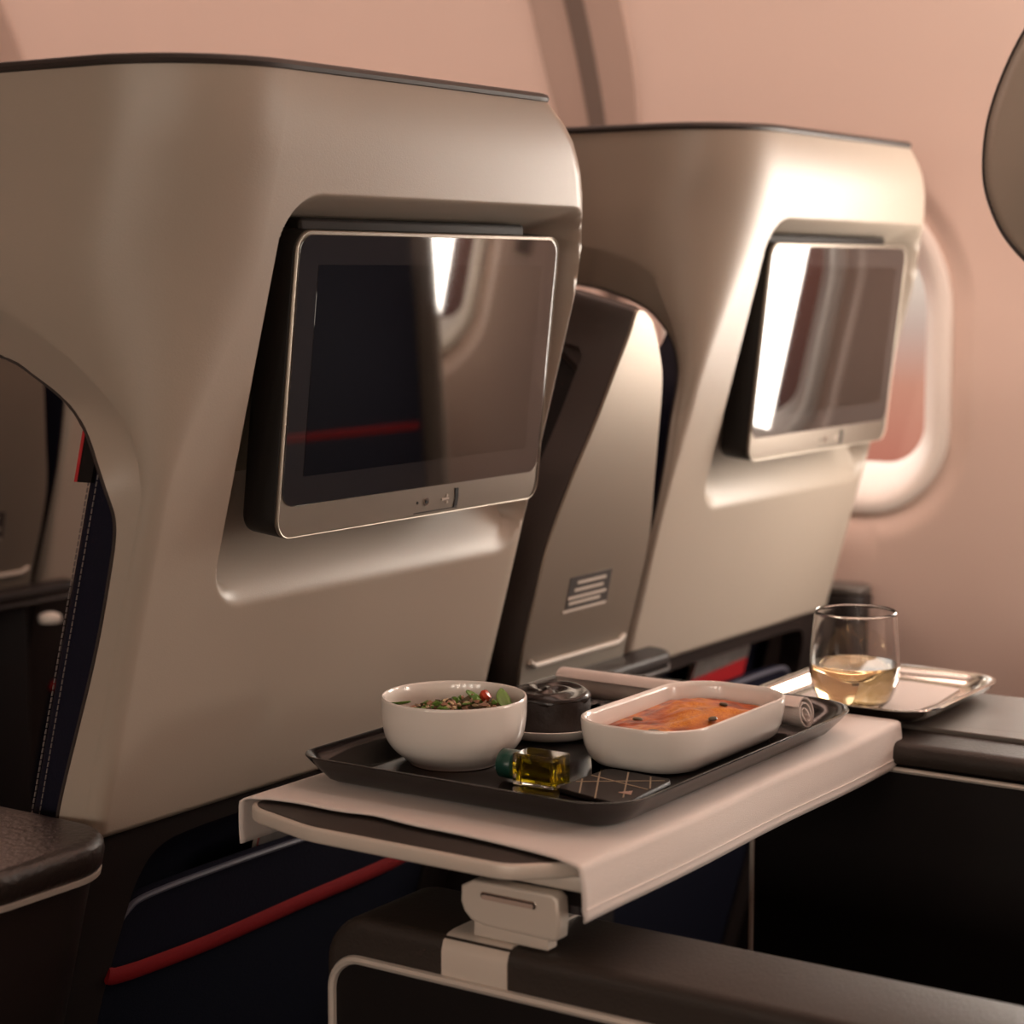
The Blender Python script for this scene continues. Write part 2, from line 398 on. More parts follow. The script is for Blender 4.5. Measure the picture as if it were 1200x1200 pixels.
def build_seat(kind, detail=True):
    """local frame = the place of the aisle seat of the row ahead"""
    root = empty('passenger_seat', (1.17, 1.25, 0.0))
    sh, edge, top, bottom = shell_mesh(kind); put(sh, root)
    tube('top_trim', [(p[0], p[1] + 0.001, p[2] + 0.001) for p in top], 0.0034, M_TRIM, root, n=8)
    tube('arch_trim', [(p[0] + 0.001, p[1] + 0.0005, p[2]) for p in edge], 0.0017, M_TRIM, root, n=6, up=(1, 0, 0))
    # recess insert behind the monitor
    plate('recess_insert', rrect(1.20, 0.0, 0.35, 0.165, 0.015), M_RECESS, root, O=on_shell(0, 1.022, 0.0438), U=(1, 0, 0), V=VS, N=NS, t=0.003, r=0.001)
    # monitor, hinged more upright than the back
    th = 0.1095
    UM = np.array([1.0, 0, 0]); VM = np.array([0, -math.sin(th), math.cos(th)]); NM = np.array([0, -math.cos(th), -math.sin(th)])
    OM = np.array([1.0411, 0.8635, 1.1078])                       # top left corner of the front
    W_, H_ = 0.32, 0.2085
    def mp(u, v, d=0.0): return OM + UM * u - VM * v + NM * d
    cR = 0.014
    body = rrect(W_ / 2, -H_ / 2, W_, H_, cR, 8)
    mon = plate('monitor', body, M_HOUSE, root, O=mp(0, 0, -0.0022), U=UM, V=VM, N=NM, t=0.030, r=0.001, rb=0.004)
    plate('front_frame', body, M_BEZEL, mon, O=mp(0, 0, 0), U=UM, V=VM, N=NM, t=0.0024, r=0.0008)
    ob, ib = inset(body, 0.0001), inset(body, 0.0011)
    loft('bright_edge', [[mp(0, 0, 0.0001) + UM * a + VM * b for a, b in ob], [mp(0, 0, 0.0010) + UM * a + VM * b for a, b in inset(body, 0.0005)], [mp(0, 0, 0.0008) + UM * a + VM * b for a, b in ib]], M_EDGE, mon, cap0=False, cap1=False)
    gl = rrect(W_ / 2, -0.0945, W_ - 0.006, 0.1835, 0.012, 8)
    plate('screen_glass', gl, M_GLASSB, mon, O=mp(0, 0, 0.0006), U=UM, V=VM, N=NM, t=0.001, r=0.0002)
    plate('display', rrect(W_ / 2, -0.0945, W_ - 0.047, 0.1835 - 0.040, 0.0006, 2), M_DISPLAY, mon, O=mp(0, 0, 0.0008), U=UM, V=VM, N=NM, t=0.0008)
    # sockets in the chin
    def disc(name, u, v, r0, m, d): plate(name, [(u + r0 * math.cos(a), -v + r0 * math.sin(a)) for a in np.linspace(0, 2 * math.pi, 17)[:-1]], m, mon, O=mp(0, 0, d), U=UM, V=VM, N=NM, t=0.001)
    disc('microphone_hole', 0.159, 0.1975, 0.0011, M_BLACK, 0.0004)
    disc('headphone_socket', 0.170, 0.1975, 0.0030, M_STEEL, 0.0005); disc('socket_hole', 0.170, 0.1975, 0.0016, M_BLACK, 0.0008)
    us = plate('usb_symbol', rrect(0.1945, -0.1975, 0.008, 0.0012, 0.0004, 2), M_TEXT, mon, O=mp(0, 0, 0.0006), U=UM, V=VM, N=NM, t=0.0006)
    for uu, vv in ((0.1905, 0.1975), (0.1960, 0.1950), (0.1965, 0.2000)): disc('usb_symbol', uu, vv, 0.0011, M_TEXT, 0.0007)
    plate('usb_slot', [(0.2055 + a, -0.1975 + b) for a, b in ((0.0, -0.0075), (0.0045, -0.0065), (0.0055, 0.0), (0.0045, 0.0072), (0.0, 0.0072), (0.0015, 0.0))], M_BLACK, mon, O=mp(0, 0, 0.0006), U=UM, V=VM, N=NM, t=0.001)
    plate('socket_cover', rrect(0.183, -0.2052, 0.055, 0.0006, 0.0002, 2), M_BLACK, mon, O=mp(0, 0, 0.0005), U=UM, V=VM, N=NM, t=0.0006)
    box('monitor_hinge', 1.055, 1.325, 0.873, 0.900, 1.098, 1.1165, M_HOUSE, root, r=0.003)
    box('monitor_arm', 1.13, 1.27, 0.905, 0.945, 0.95, 1.03, M_HOUSE, root, r=0.004)
    # dark frame below the shell, open over the pocket
    outer = [(0.934, 0.12), (0.933, 0.575), (0.944, 0.704), (1.405, 0.704), (1.405, 0.12)]
    innr = smooth_path([(0.990, 0.12, 0), (0.986, 0.45, 0), (0.987, 0.556, 0), (0.989, 0.585, 0), (0.996, 0.637, 0), (1.002, 0.662, 0), (1.016, 0.680, 0), (1.045, 0.6865, 0), (1.10, 0.688, 0), (1.20, 0.688, 0), (1.30, 0.688, 0), (1.345, 0.683, 0), (1.362, 0.660, 0), (1.365, 0.60, 0), (1.365, 0.12, 0)], 6)
    innr = [(p[0], p[1]) for p in innr]
    # walk the outer edge with as many points as the inner one
    ol = [np.array(p, float) for p in outer]; seg = [np.linalg.norm(b - a) for a, b in zip(ol, ol[1:])]; tot = sum(seg)
    acc = np.concatenate([[0], np.cumsum(seg)])
    keyi = {0: 0}; m_ = len(innr)
    idx = [0, 6, 40, 66, m_ - 1]; fr = [0, acc[1], acc[2], acc[3], tot]
    op = []
    for i in range(m_):
        s_ = np.interp(i, idx, fr); op.append((np.interp(s_, acc, [p[0] for p in ol]), np.interp(s_, acc, [p[1] for p in ol])))
    rings = [[], [], [], []]
    for a, b in zip(op, innr):
        rings[0].append(on_shell(a[0], a[1], 0.040)); rings[1].append(on_shell(a[0], a[1], 0.004)); rings[2].append(on_shell(lerp(b[0], a[0], 0.06), lerp(b[1], a[1], 0.06), 0.004)); rings[3].append(on_shell(b[0], b[1], 0.030))
    v = [p for r in rings for p in r]; f = []
    for q in range(3):
        for i in range(m_ - 1): f.append((q * m_ + i, q * m_ + i + 1, (q + 1) * m_ + i + 1, (q + 1) * m_ + i))
    mesh('lower_frame', v, f, M_DARK, root, angle=45)
    plate('pocket_recess', [(0.95, 0.12), (1.40, 0.12), (1.40, 0.70), (0.95, 0.70)], M_BLACK, root, O=on_shell(0, 0, 0.062), U=(1, 0, 0), V=(0, -T15, 1), N=NS, t=0.004)
    # seat-back pocket with piping and red strap
    ftop = smooth_path([(0.984, 0.60, 0), (0.990, 0.622, 0), (1.000, 0.637, 0), (1.020, 0.6435, 0), (1.10, 0.645, 0), (1.20, 0.644, 0), (1.30, 0.644, 0), (1.345, 0.640, 0), (1.362, 0.62, 0)], 6)
    ft = [(p[0], p[1]) for p in ftop]
    pk = plate('pocket', [(0.984, 0.16), (1.366, 0.16)] + ft[::-1], M_NAVY, root, O=on_shell(0, 0, 0.010), U=(1, 0, 0), V=(0, -T15, 1), N=NS, t=0.012, r=0.003)
    tube('piping', [on_shell(a, b, 0.010) for a, b in ft], 0.0024, M_PIPE, pk, n=8, up=(0, 1, 0))
    st = smooth_path([(0.984, 0.5935, 0), (0.995, 0.5905, 0), (1.03, 0.5885, 0), (1.10, 0.588, 0), (1.20, 0.5915, 0), (1.305, 0.594, 0), (1.345, 0.600, 0), (1.372, 0.612, 0)], 6)
    tube('strap', [on_shell(p[0], p[1], 0.003) for p in st], 0.0060, M_RED, pk, n=8, up=(0, 1, 0), sy=0.35, sx=1.0)
    plate('pocket_body', [(0.984, 0.14), (1.366, 0.14), (1.366, 0.588), (0.984, 0.588)], M_NAVYF, pk, O=on_shell(0, 0, 0.006), U=(1, 0, 0), V=(0, -T15, 1), N=NS, t=0.010, r=0.003)
    # cushioned back with stitched side
    rings = []
    bo = [(0.947, -0.029), (0.975, -0.029), (1.003, -0.029), (1.004, 0.012), (1.20, 0.014), (1.385, 0.014), (1.385, 0.029), (1.20, 0.029), (0.962, 0.029), (0.954, 0.0275), (0.949, 0.023), (0.947, 0.016), (0.947, 0.0)]
    for z in np.linspace(0.42, 1.04, 24):
        q = [(max(a, 0.947 + 0.055 * float(sstep(0.97, 1.03, z))), b) for a, b in bo]
        rings.append([(a, 0.855 + (1.108 - z) * T15 + 0.049 + b - 0.006, z) for a, b in q])
    bk = loft('backrest', rings, M_NAVY, root)
    tube('red_piping', [(x, 0.855 + (1.108 - 0.875) * T15 + 0.0700, 0.875) for x in np.linspace(1.03, 1.375, 12)], 0.004, M_RED, bk)
    for off in (0.0655, 0.0580):
        v, f = [], []
        z = 0.55
        while z < 1.02:
            for sgn in (0, 1):
                zz = z + 0.0034 * sgn; y = 0.855 + (1.108 - zz) * T15 + off
                for dx in (-0.0005, 0.0006):
                    for dy in (-0.0003, 0.0003): v.append((0.9468 + dx, y + dy, zz))
            b = len(v) - 8
            f += [(b, b + 1, b + 5, b + 4), (b + 2, b + 6, b + 7, b + 3), (b, b + 4, b + 6, b + 2), (b + 1, b + 3, b + 7, b + 5), (b + 4, b + 5, b + 7, b + 6), (b, b + 2, b + 3, b + 1)]
            z += 0.0045
        mesh('stitching', v, f, M_THREAD, bk, smooth=False)
    for nm, o0, o1, x0, mm in (('tag', 0.0605, 0.0730, 0.9440, M_BLACK), ('tag_edge', 0.0730, 0.0755, 0.9435, M_REDP)):
        v = []
        for zz in (0.944, 0.978):
            for dx in (x0, 0.955):
                for oo in (o0, o1): v.append((dx, 0.855 + (1.108 - zz) * T15 + oo, zz))
        mesh(nm, v, [(0, 1, 3, 2), (4, 6, 7, 5), (0, 4, 5, 1), (2, 3, 7, 6), (0, 2, 6, 4), (1, 5, 7, 3)], mm, bk, smooth=False)
    # seat cushion and pedestal, ahead of the back
    box('seat_cushion', 0.96, 1.38, 1.10, 1.56, 0.34, 0.46, M_NAVY, root, r=0.02, cr=0.03)
    box('pedestal', 1.02, 1.32, 1.15, 1.45, 0.0, 0.335, M_DARK, root, r=0.005)
    return root

def copy_tree(o, parent=None):
    c = o.copy(); COL.objects.link(c)
    if parent:
        c.parent = parent; c.matrix_parent_inverse = o.matrix_parent_inverse.copy()
    for ch in list(o.children): copy_tree(ch, c)
    return c

DX, DY = 0.6893, 0.78
seat_a = build_seat('aisle')
tag(seat_a, 'beige shell seat beside the grained black armrest, monitor reflecting a dark seat', 'seat', 'beige shell seats')
seat_b = build_seat('centre')
seat_b.location.x += DX
tag(seat_b, 'beige shell seat next to the oval window, monitor with a bright pale reflection', 'seat', 'beige shell seats')
seat_c = copy_tree(seat_b); seat_c.location.y += DY
tag(seat_c, 'beige shell seat glimpsed beyond the navy stitched cushion edge, one row further ahead', 'seat', 'beige shell seats')
seat_d = copy_tree(seat_a); seat_d.location.x += DX
tag(seat_d, 'olive-grey seat wing with rounded nose and dark edge against the pink wall', 'seat', 'beige shell seats')
# the seat of the nearer row lies further back: its upper parts turn about the hinge
ROT = math.radians(7.0)
nose = Vector((0, 1.385, 1.125)); target = Vector((0, 0.614, 1.183))
Rm = Matrix.Rotation(ROT, 4, 'X') @ Matrix.Diagonal((1, 1, 1.55, 1))      # taller back, lying further back
dv = target - (Rm @ nose)
seat_d.location.y -= DY
for ch in seat_d.children:
    base = ch.name.split('.')[0]
    if base in ('seat_cushion', 'pedestal'): continue
    w0 = Matrix.Translation((DX, 0, 0))                         # where the centre seat's mesh stands
    wd = Matrix.Translation((DX, dv.y, dv.z)) @ Rm
    ch.matrix_parent_inverse = Matrix.Translation(-seat_d.location) @ wd

# ------------------------------------------------------------------ dividers between the seats
def build_divider():
    root = empty('seat_divider', (1.52, 1.0, 0.0))
    tl = 0.20
    Vd = np.array([0, -tl, 1.0]); Vd /= np.linalg.norm(Vd); Nd = np.array([0, -1.0, -tl]); Nd /= np.linalg.norm(Nd)
    def Pd(x, z, off=0.0): return np.array([x, 0.94 - (z - 0.745) * tl, z]) + Nd * off
    left = [(1.424, 0.715), (1.420, 0.755), (1.424, 0.80), (1.428, 0.84), (1.437, 0.872), (1.452, 0.91), (1.474, 0.955), (1.492, 1.0), (1.5035, 1.028)]
    topc = [(1.5065, 1.041), (1.5095, 1.0475), (1.516, 1.0495), (1.526, 1.047)]
    right = [(1.544, 1.036), (1.563, 1.012), (1.578, 0.985), (1.588, 0.94), (1.598, 0.89), (1.606, 0.85), (1.607, 0.82), (1.604, 0.78), (1.600, 0.745), (1.598, 0.715)]
    pts = smooth_path([(a, b, 0) for a, b in left + topc + right], 4)
    ol = [(p[0], p[1]) for p in pts][::-1]                      # counter-clockwise seen from behind the seats
    k = math.sqrt(1 + tl * tl)
    olp = [(a, (b - 0.745) * k) for a, b in ol][::-1]
    if sum((a[0] * b[1] - b[0] * a[1]) for a, b in zip(olp, olp[1:] + olp[:1])) < 0: olp = olp[::-1]
    def bodyring(dep, ins):
        res = []
        for a, b in inset(olp, ins):
            z = 0.745 + b / k; q = Pd(a, z, -0.002)
            d = 0.038 + 0.20 * float(sstep(1.012, 1.046, z))
            res.append((q[0], q[1] + dep * d, q[2] + (0.020 * min(1.0, dep * 3.0) * float(sstep(1.02, 1.045, z)))))
        return res
    loft('panel_body', [bodyring(0.0, 0.002), bodyring(0.03, 0.0), bodyring(0.25, 0.0), bodyring(0.5, 0.0), bodyring(0.75, 0.0), bodyring(0.96, 0.0), bodyring(1.0, 0.003)], M_TRIM, root, angle=50)
    v, f = [], []                                            # dark leather wall running forward between the seats
    zz_ = np.linspace(0.70, 1.040, 18)
    rz_, rx_ = [b for a, b in right[::-1]] + [1.045], [a for a, b in right[::-1]] + [1.53]
    lz, lx = [b for a, b in left], [a for a, b in left]
    for z in zz_:
        xl = float(np.interp(z, lz, lx)); y0 = Pd(xl, z)[1] + 0.030
        xr = max(float(np.interp(z, rz_, rx_)) - 0.004, xl + 0.016)
        v += [(xl + 0.012, y0, z), (xl + 0.014, y0 + 0.42, z), (xr, y0 + 0.42, z), (xr, y0, z)]
    for j in range(len(zz_) - 1):
        for q in range(4): a = j * 4; f.append((a + q, a + (q + 1) % 4, a + 4 + (q + 1) % 4, a + 4 + q))
    f += [(0, 1, 2, 3), tuple(len(v) - 4 + q for q in (3, 2, 1, 0))]
    mesh('leather_wall', v, f, M_BLACK, root, angle=50)
    plate('bronze_face', inset(olp, 0.0012), M_BRONZE, root, O=Pd(0, 0.745, 0), U=(1, 0, 0), V=Vd, N=Nd, t=0.003, r=0.001)
    def onp(name, u, v, w, h, m, d=0.0006, r=0.0004):
        return plate(name, rrect(u, (v - 0.745) * k, w, h, r, 2), m, root, O=Pd(0, 0.745, d), U=(1, 0, 0), V=Vd, N=Nd, t=0.0006)
    pl = onp('placard', 1.512, 0.802, 0.070, 0.032, M_TRIM, 0.0004)
    for v, u, w in ((0.8120, 1.514, 0.048), (0.8055, 1.511, 0.048), (0.7990, 1.510, 0.064), (0.7940, 1.507, 0.052), (0.7875, 1.509, 0.072)):
        o = onp('text_line', u, v, w, 0.0028, M_TEXT, 0.0010)
        put(o, pl)
    tube('silver_line', [Pd(1.432, 0.750, 0.001), Pd(1.440, 0.7455, 0.002), Pd(1.51, 0.7455, 0.002), Pd(1.580, 0.7455, 0.002), Pd(1.590, 0.750, 0.001)], 0.0026, mat('matte_silver', (0.50, 0.44, 0.38), 0.6), root, n=8)
    # ledge and column of the console it stands on
    plate('ledge', rrect(1.534, 0.931, 0.236, 0.036, [0.004, 0.004, 0.008, 0.028]), M_DARK, root, O=(0, 0, 0.7295), t=0.013, r=0.004)
    tube('ledge_edge', [(1.425, 0.9135, 0.714), (1.55, 0.9135, 0.714), (1.63, 0.9145, 0.714), (1.650, 0.925, 0.714)], 0.002, M_TRIM, root)
    box('column', 1.436, 1.602, 0.953, 1.04, 0.0, 0.717, M_BLACK, root, r=0.004)
    for x in (1.452, 1.515): box('column_rib', x, x + 0.016, 0.9485, 0.957, 0.05, 0.705, M_DARK, root, r=0.003)
    return root
div_a = build_divider()
tag(div_a, 'bronze privacy divider with placard and silver line between the two monitor seats', 'divider', 'privacy dividers')
div_b = copy_tree(div_a); div_b.location.y += DY
tag(div_b, 'dark privacy divider seen past the navy cushion edge beside the grained armrest', 'divider', 'privacy dividers')
cap = lathe('console_knob', [(0.0001, 0.0), (0.0115, 0.0), (0.013, 0.003), (0.012, 0.008), (0.006, 0.011), (0.0001, 0.0115)], M_KNOB, c=(1.590, 1.685, 0.690), n=24)  # white knob added in place of a bright spot; it does not glow
tag(cap, 'small white round cap under the ledge behind the navy cushion', 'cap')

# ------------------------------------------------------------------ aisle armrest beside the seat ahead
ar = empty('aisle_armrest', (0.86, 1.1, 0.0), 'grained black leather armrest with thin silver line beside the navy pocket', 'armrest')
def arm_rings(x0, x1, yb, yf_, r, zs, shrink=0.0):
    res = []
    for z, d in zs:
        q = inset(rrect((x0 + x1) / 2, (yb + yf_) / 2, x1 - x0, yf_ - yb, [0.01, 0.01, r, r * 0.8], 10), d)
        res.append([(a, b + (0.722 - z) * T15 * (1 if b < 1.2 else 0.2), z) for a, b in q])
    return res
loft('leather_top', arm_rings(0.768, 0.9325, 0.912, 1.36, 0.06, [(0.700, 0.001), (0.702, 0.0), (0.712, 0.0), (0.718, 0.002), (0.7215, 0.006), (0.7225, 0.012)]), M_LEATHER, ar)
loft('silver_band', arm_rings(0.768, 0.9325, 0.912, 1.36, 0.06, [(0.6955, 0.001), (0.6958, -0.0003), (0.6995, -0.0003), (0.6998, 0.001)]), M_SILVER, ar)
loft('armrest_body', arm_rings(0.771, 0.9295, 0.915, 1.36, 0.06, [(0.0, 0.004), (0.30, 0.003), (0.695, 0.001), (0.6958, 0.003)]), M_DARK, ar)

wa = empty('window_armrest', (2.1, 1.1, 0.0), 'dark armrest end with grey cap peeking out beside the far seat and pink wall', 'armrest')
plate('armrest_cap', rrect(2.142, 1.14, 0.050, 0.40, 0.02, 6), mat('grey_cap', (0.10, 0.085, 0.075), 0.4), wa, O=(0, 0, 0.724), t=0.010, r=0.004)
plate('armrest_body', rrect(2.142, 1.14, 0.054, 0.40, 0.02, 6), M_DARK, wa, O=(0, 0, 0.714), t=0.714, r=0.004)

# ------------------------------------------------------------------ armrest carrying the folding table
na = empty('table_armrest', (1.02, 0.4, 0.0), 'brown leather armrest with silver trim line and table bracket in front of the navy pocket', 'armrest')
AX0, AX1, AYF, AYB = 0.978, 1.064, 0.797, -0.55
def yz_plate(name, out, m, x, t, r, parent): return plate(name, [(-a, b) for a, b in out][::-1], m, parent, O=(x, 0, 0), U=(0, -1, 0), V=(0, 0, 1), N=(-1, 0, 0), t=t, r=r)
yz_plate('leather_pad', rrect((AYF + AYB) / 2, 0.339, AYF - AYB, 0.678, [0.034, 0.004, 0.004, 0.004], 10), M_PAD, AX0, AX1 - AX0, 0.007, na)
sp_o = rrect((AYF - 0.008 + AYB) / 2, 0.3255, AYF - 0.008 - AYB, 0.651, [0.022, 0.002, 0.002, 0.002], 10)
yz_plate('side_panel', sp_o, M_BLACK, AX0 - 0.0012, 0.004, 0.0006, na)
tp = [(AX0 - 0.0015, AYB, 0.651)] + [(AX0 - 0.0015, y, 0.651) for y in np.linspace(AYB + 0.2, 0.760, 10)] + [(AX0 - 0.0015, 0.767 + 0.022 * math.sin(a), 0.629 + 0.022 * math.cos(a)) for a in np.linspace(0.0, math.pi / 2, 10)] + [(AX0 - 0.0015, 0.789, z) for z in (0.60, 0.5, 0.3, 0.1)]
tube('silver_trim', tp, 0.0030, M_SILVER, na, n=8, up=(1, 0, 0))
# bracket band wrapped over the pad
sec = [(AX0 - 0.0012, 0.6535), (AX0 - 0.0012, 0.669), (AX0 + 0.001, 0.675), (AX0 + 0.006, 0.6785), (AX0 + 0.013, 0.6795), (AX1 - 0.010, 0.6795), (AX1 - 0.003, 0.677), (AX1 + 0.001, 0.670), (AX1 + 0.001, 0.6535)]
loft('bracket_band', [[(x, y, z) for x, z in sec] for y in (0.6560, 0.7040)], M_SILVERP, na, angle=40)

# ------------------------------------------------------------------ folding table
tb = empty('folding_table', (1.0, 0.66, 0.679), 'fold-out dark table with silver edge on a silver hinge under a white cloth', 'table')
pl_o = [(0.690 - 0.004, 0.7145), (0.6945, 0.7100), (0.6950, 0.700), (0.6925, 0.6940), (0.6875, 0.6895), (0.678, 0.6872), (0.628, 0.6862), (0.6245, 0.6885), (0.6235, 0.700), (0.6245, 0.7125), (0.6285, 0.7155)]
po = [(-a, b) for a, b in pl_o]
if sum((a[0] * b[1] - b[0] * a[1]) for a, b in zip(po, po[1:] + po[:1])) < 0: po = po[::-1]
plate('hinge_plate', po, M_SILVERP, tb, O=(0.984, 0, 0), U=(0, -1, 0), V=(0, 0, 1), N=(-1, 0, 0), t=0.012, r=0.002)
plate('hinge_slot', rrect(-0.6595, 0.7065, 0.040, 0.0048, 0.002, 4), M_STEEL, tb, O=(0.9832, 0, 0), U=(0, -1, 0), V=(0, 0, 1), N=(-1, 0, 0), t=0.001, r=0.0004)
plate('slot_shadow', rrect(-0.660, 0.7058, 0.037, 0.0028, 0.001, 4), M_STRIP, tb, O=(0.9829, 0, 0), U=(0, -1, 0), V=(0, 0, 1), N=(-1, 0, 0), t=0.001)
box('hinge_foot', 0.985, 0.996, 0.632, 0.686, 0.6796, 0.692, M_SILVERP, tb, r=0.0015)
box('support_arm', 0.992, 1.075, 0.612, 0.668, 0.7160, 0.7275, M_SILVERP, tb, r=0.003)
box('arm_joint', 1.012, 1.045, 0.609, 0.650, 0.700, 0.7165, M_DARK, tb, r=0.002)
def round_poly(pts, rs, seg=6):
    n = len(pts); res = []
    for i in range(n):
        p0, p1, p2 = (np.array(pts[(i + q) % n], float) for q in (-1, 0, 1))
        a, b = p0 - p1, p2 - p1; la, lb = np.linalg.norm(a), np.linalg.norm(b)
        d = min(rs[i], la * 0.45, lb * 0.45); a, b = p1 + a / la * d, p1 + b / lb * d
        for t in np.linspace(0, 1, seg): res.append(tuple((1 - t) ** 2 * a + 2 * t * (1 - t) * p1 + t * t * b))
    return res
tps = round_poly([(0.956, 0.643), (0.978, 0.617), (1.000, 0.606), (1.425, 0.606), (1.425, 0.860), (0.982, 0.860), (0.972, 0.849), (0.956, 0.793)], [0.010, 0.012, 0.02, 0.012, 0.012, 0.008, 0.008, 0.012])
plate('silver_edge', tps, M_SILVERP, tb, O=(0, 0, 0.7375), t=0.0095, r=0.0018)
plate('table_top', inset(tps, 0.0035), M_TTOP, tb, O=(0, 0, 0.7379), t=0.004, r=0.0003)

# white cloth: sheet over the table hanging down on both long sides, with a stitched hem
ce = smooth_path([(0.868, 0.980, 0), (0.854, 0.984, 0), (0.825, 0.988, 0), (0.789, 0.987, 0), (0.766, 0.991, 0), (0.734, 0.986, 0), (0.681, 0.984, 0), (0.628, 0.977, 0), (0.599, 0.968, 0)], 4)
cy_, cx_ = [p[0] for p in ce][::-1], [p[1] for p in ce][::-1]
prof = []                                                        # across the table: (y, z)
for z in np.linspace(0.7065, 0.7355, 9): prof.append((0.5985 - 0.0012 * math.sin((z - 0.7065) * 110) + (0.0006 if z > 0.7125 else -0.0006), z))
prof += [(0.5993, 0.7378), (0.6015, 0.7392), (0.605, 0.7396)]
prof += [(y, 0.7397) for y in np.linspace(0.61, 0.855, 26)]
prof += [(0.861, 0.7396), (0.8645, 0.7388), (0.8662, 0.7370)]
for z in np.linspace(0.7345, 0.7085, 8): prof.append((0.8668 + 0.001 * math.sin((z - 0.70) * 90), z))
v, f = [], []
nu = 40
for j, (y, z) in enumerate(prof):
    x0 = float(np.interp(y, cy_, cx_))
    if y < 0.600: x0 = 0.968 + (0.7392 - z) * 0.10
    if y > 0.8655: x0 = 0.980 + (0.7392 - z) * 0.05
    for i in range(nu):
        t = i / (nu - 1); x = lerp(x0, 1.431, t ** 1.25)
        dz = 0.0003 * math.sin(x * 37 + y * 21) * (1 if 0.61 < y < 0.85 else 0)
        lift = 0.0006 * max(0, 1 - (x - x0) / 0.01) if 0.61 < y < 0.85 else 0
        dy = 0.0009 * math.sin(x * 26 + 1.3) if (y < 0.600 or y > 0.866) else 0
        v.append((x, y + dy, z + max(dz, 0) + lift + 0.0004))
for j in range(len(prof) - 1):
    for i in range(nu - 1):
        a = j * nu + i; f.append((a, a + 1, a + nu + 1, a + nu))
cl = mesh('tablecloth', v, f, M_CLOTH, angle=70)
md = cl.modifiers.new('thickness', 'SOLIDIFY'); md.thickness = 0.0012; md.offset = 0.6
tag(cl, 'white linen cloth draped over the folding table with hanging hem', 'tablecloth')
tube('hem_seam', [(x, 0.5968 + 0.0009 * math.sin(x * 26 + 1.3), 0.7140) for x in np.linspace(0.973, 1.4305, 30)], 0.0006, M_CLOTH, cl, n=6)

# ------------------------------------------------------------------ console between the seats of the nearer row
fc = empty('seat_console', (1.52, 0.3, 0.0), 'dark console with grey top and silver trim line carrying the steel tray', 'console')
plate('console_top', rrect(1.516, 0.09, 0.206, 1.262, 0.012, 5), M_PAD, fc, O=(0, 0, 0.7272), t=0.0175, r=0.007)
box('top_inlay', 1.465, 1.612, -0.5, 0.700, 0.726, 0.7305, mat('grey_inlay', (0.115, 0.100, 0.088), 0.42, bump=0.2, bscale=700), fc, r=0.001)
box('raised_rail', 1.545, 1.600, -0.5, 0.54, 0.7295, 0.7345, mat('grey_inlay', (0, 0, 0)), fc, r=0.002)
box('console_body', 1.416, 1.616, -0.54, 0.718, 0.0, 0.7095, M_BLACK, fc, r=0.004, cr=0.01)
tp = [(1.4155, -0.5, 0.7065)] + [(1.4155, y, 0.7065) for y in np.linspace(-0.3, 0.690, 8)] + [(1.4155, 0.690 + 0.026 * math.sin(a), 0.7065 - 0.026 * (1 - math.cos(a))) for a in np.linspace(0.15, math.pi / 2, 8)] + [(1.4155, 0.716, 0.5), (1.4155, 0.716, 0.2)]
tube('silver_trim', tp, 0.0022, M_SILVER, fc, n=8, up=(1, 0, 0))

# ------------------------------------------------------------------ steel tray with paper and wine glass
def tray_rings(x0, x1, y0, y1, r, prof, seg=10):
    cx, cy = (x0 + x1) / 2, (y0 + y1) / 2; res = []
    o = rrect(cx, cy, x1 - x0, y1 - y0, r, seg)
    for d, z in prof: res.append([(a, b, z) for a, b in inset(o, d)])
    return res
ZT = 0.7352
stp = [(0.022, ZT + 0.0002), (0.010, ZT + 0.001), (0.004, ZT + 0.006), (0.001, ZT + 0.0098), (0.0, ZT + 0.0105), (0.0005, ZT + 0.0115), (0.002, ZT + 0.0115), (0.007, ZT + 0.010), (0.009, ZT + 0.0085), (0.013, ZT + 0.003), (0.018, ZT + 0.0018), (0.026, ZT + 0.0015)]
sv = loft('steel_tray', tray_rings(1.4365, 1.616, 0.582, 0.737, 0.034, stp), M_STEEL, angle=60)
tag(sv, 'small polished steel tray with rounded corners under the wine glass', 'tray')
pn = plate('paper_liner', [(1.462, 0.612), (1.52, 0.606), (1.585, 0.612), (1.590, 0.655), (1.586, 0.708), (1.52, 0.712), (1.464, 0.708)], M_NAPKIN, O=(0, 0, ZT + 0.0028), t=0.0010, r=0.0003)
tag(pn, 'pale paper liner lying flat in the steel tray', 'napkin')
gx, gy, gz = 1.4735, 0.6570, ZT + 0.0030
gpo = [(0.0001, 0.0), (0.0200, 0.0), (0.0235, 0.0012), (0.0285, 0.0055), (0.0325, 0.0125), (0.0350, 0.0220), (0.0357, 0.0310), (0.0352, 0.0420), (0.0342, 0.0540), (0.0330, 0.0660), (0.0322, 0.0760)]
gpi = [(r - 0.0011, z) for r, z in gpo[::-1][:-3]] + [(0.0215, 0.0048), (0.0001, 0.0040)]
def dense(p, n=4): return [(q[0], q[1]) for q in smooth_path([(a, b, 0) for a, b in p], n)]
gl = lathe('wine_glass', dense(gpo) + [(0.0316, 0.0766)] + dense(gpi), M_GLASS, c=(gx, gy, gz), n=72, angle=80)
tag(gl, 'stemless clear glass half full of white wine standing on the steel tray', 'glass')
zl = 0.0345
wp = [(0.0001, 0.0042)] + [(r - 0.0012, z) for r, z in dense(gpo) if 0.0052 < z < zl] + [(float(np.interp(zl, [q[1] for q in gpo], [q[0] for q in gpo])) - 0.0012, zl), (0.0300, zl - 0.0002), (0.0001, zl - 0.0003)]
wi = lathe('white_wine', wp, M_WINE, c=(gx, gy, gz), n=72, angle=60)
tag(wi, 'pale golden white wine filling the lower half of the stemless glass', 'wine')

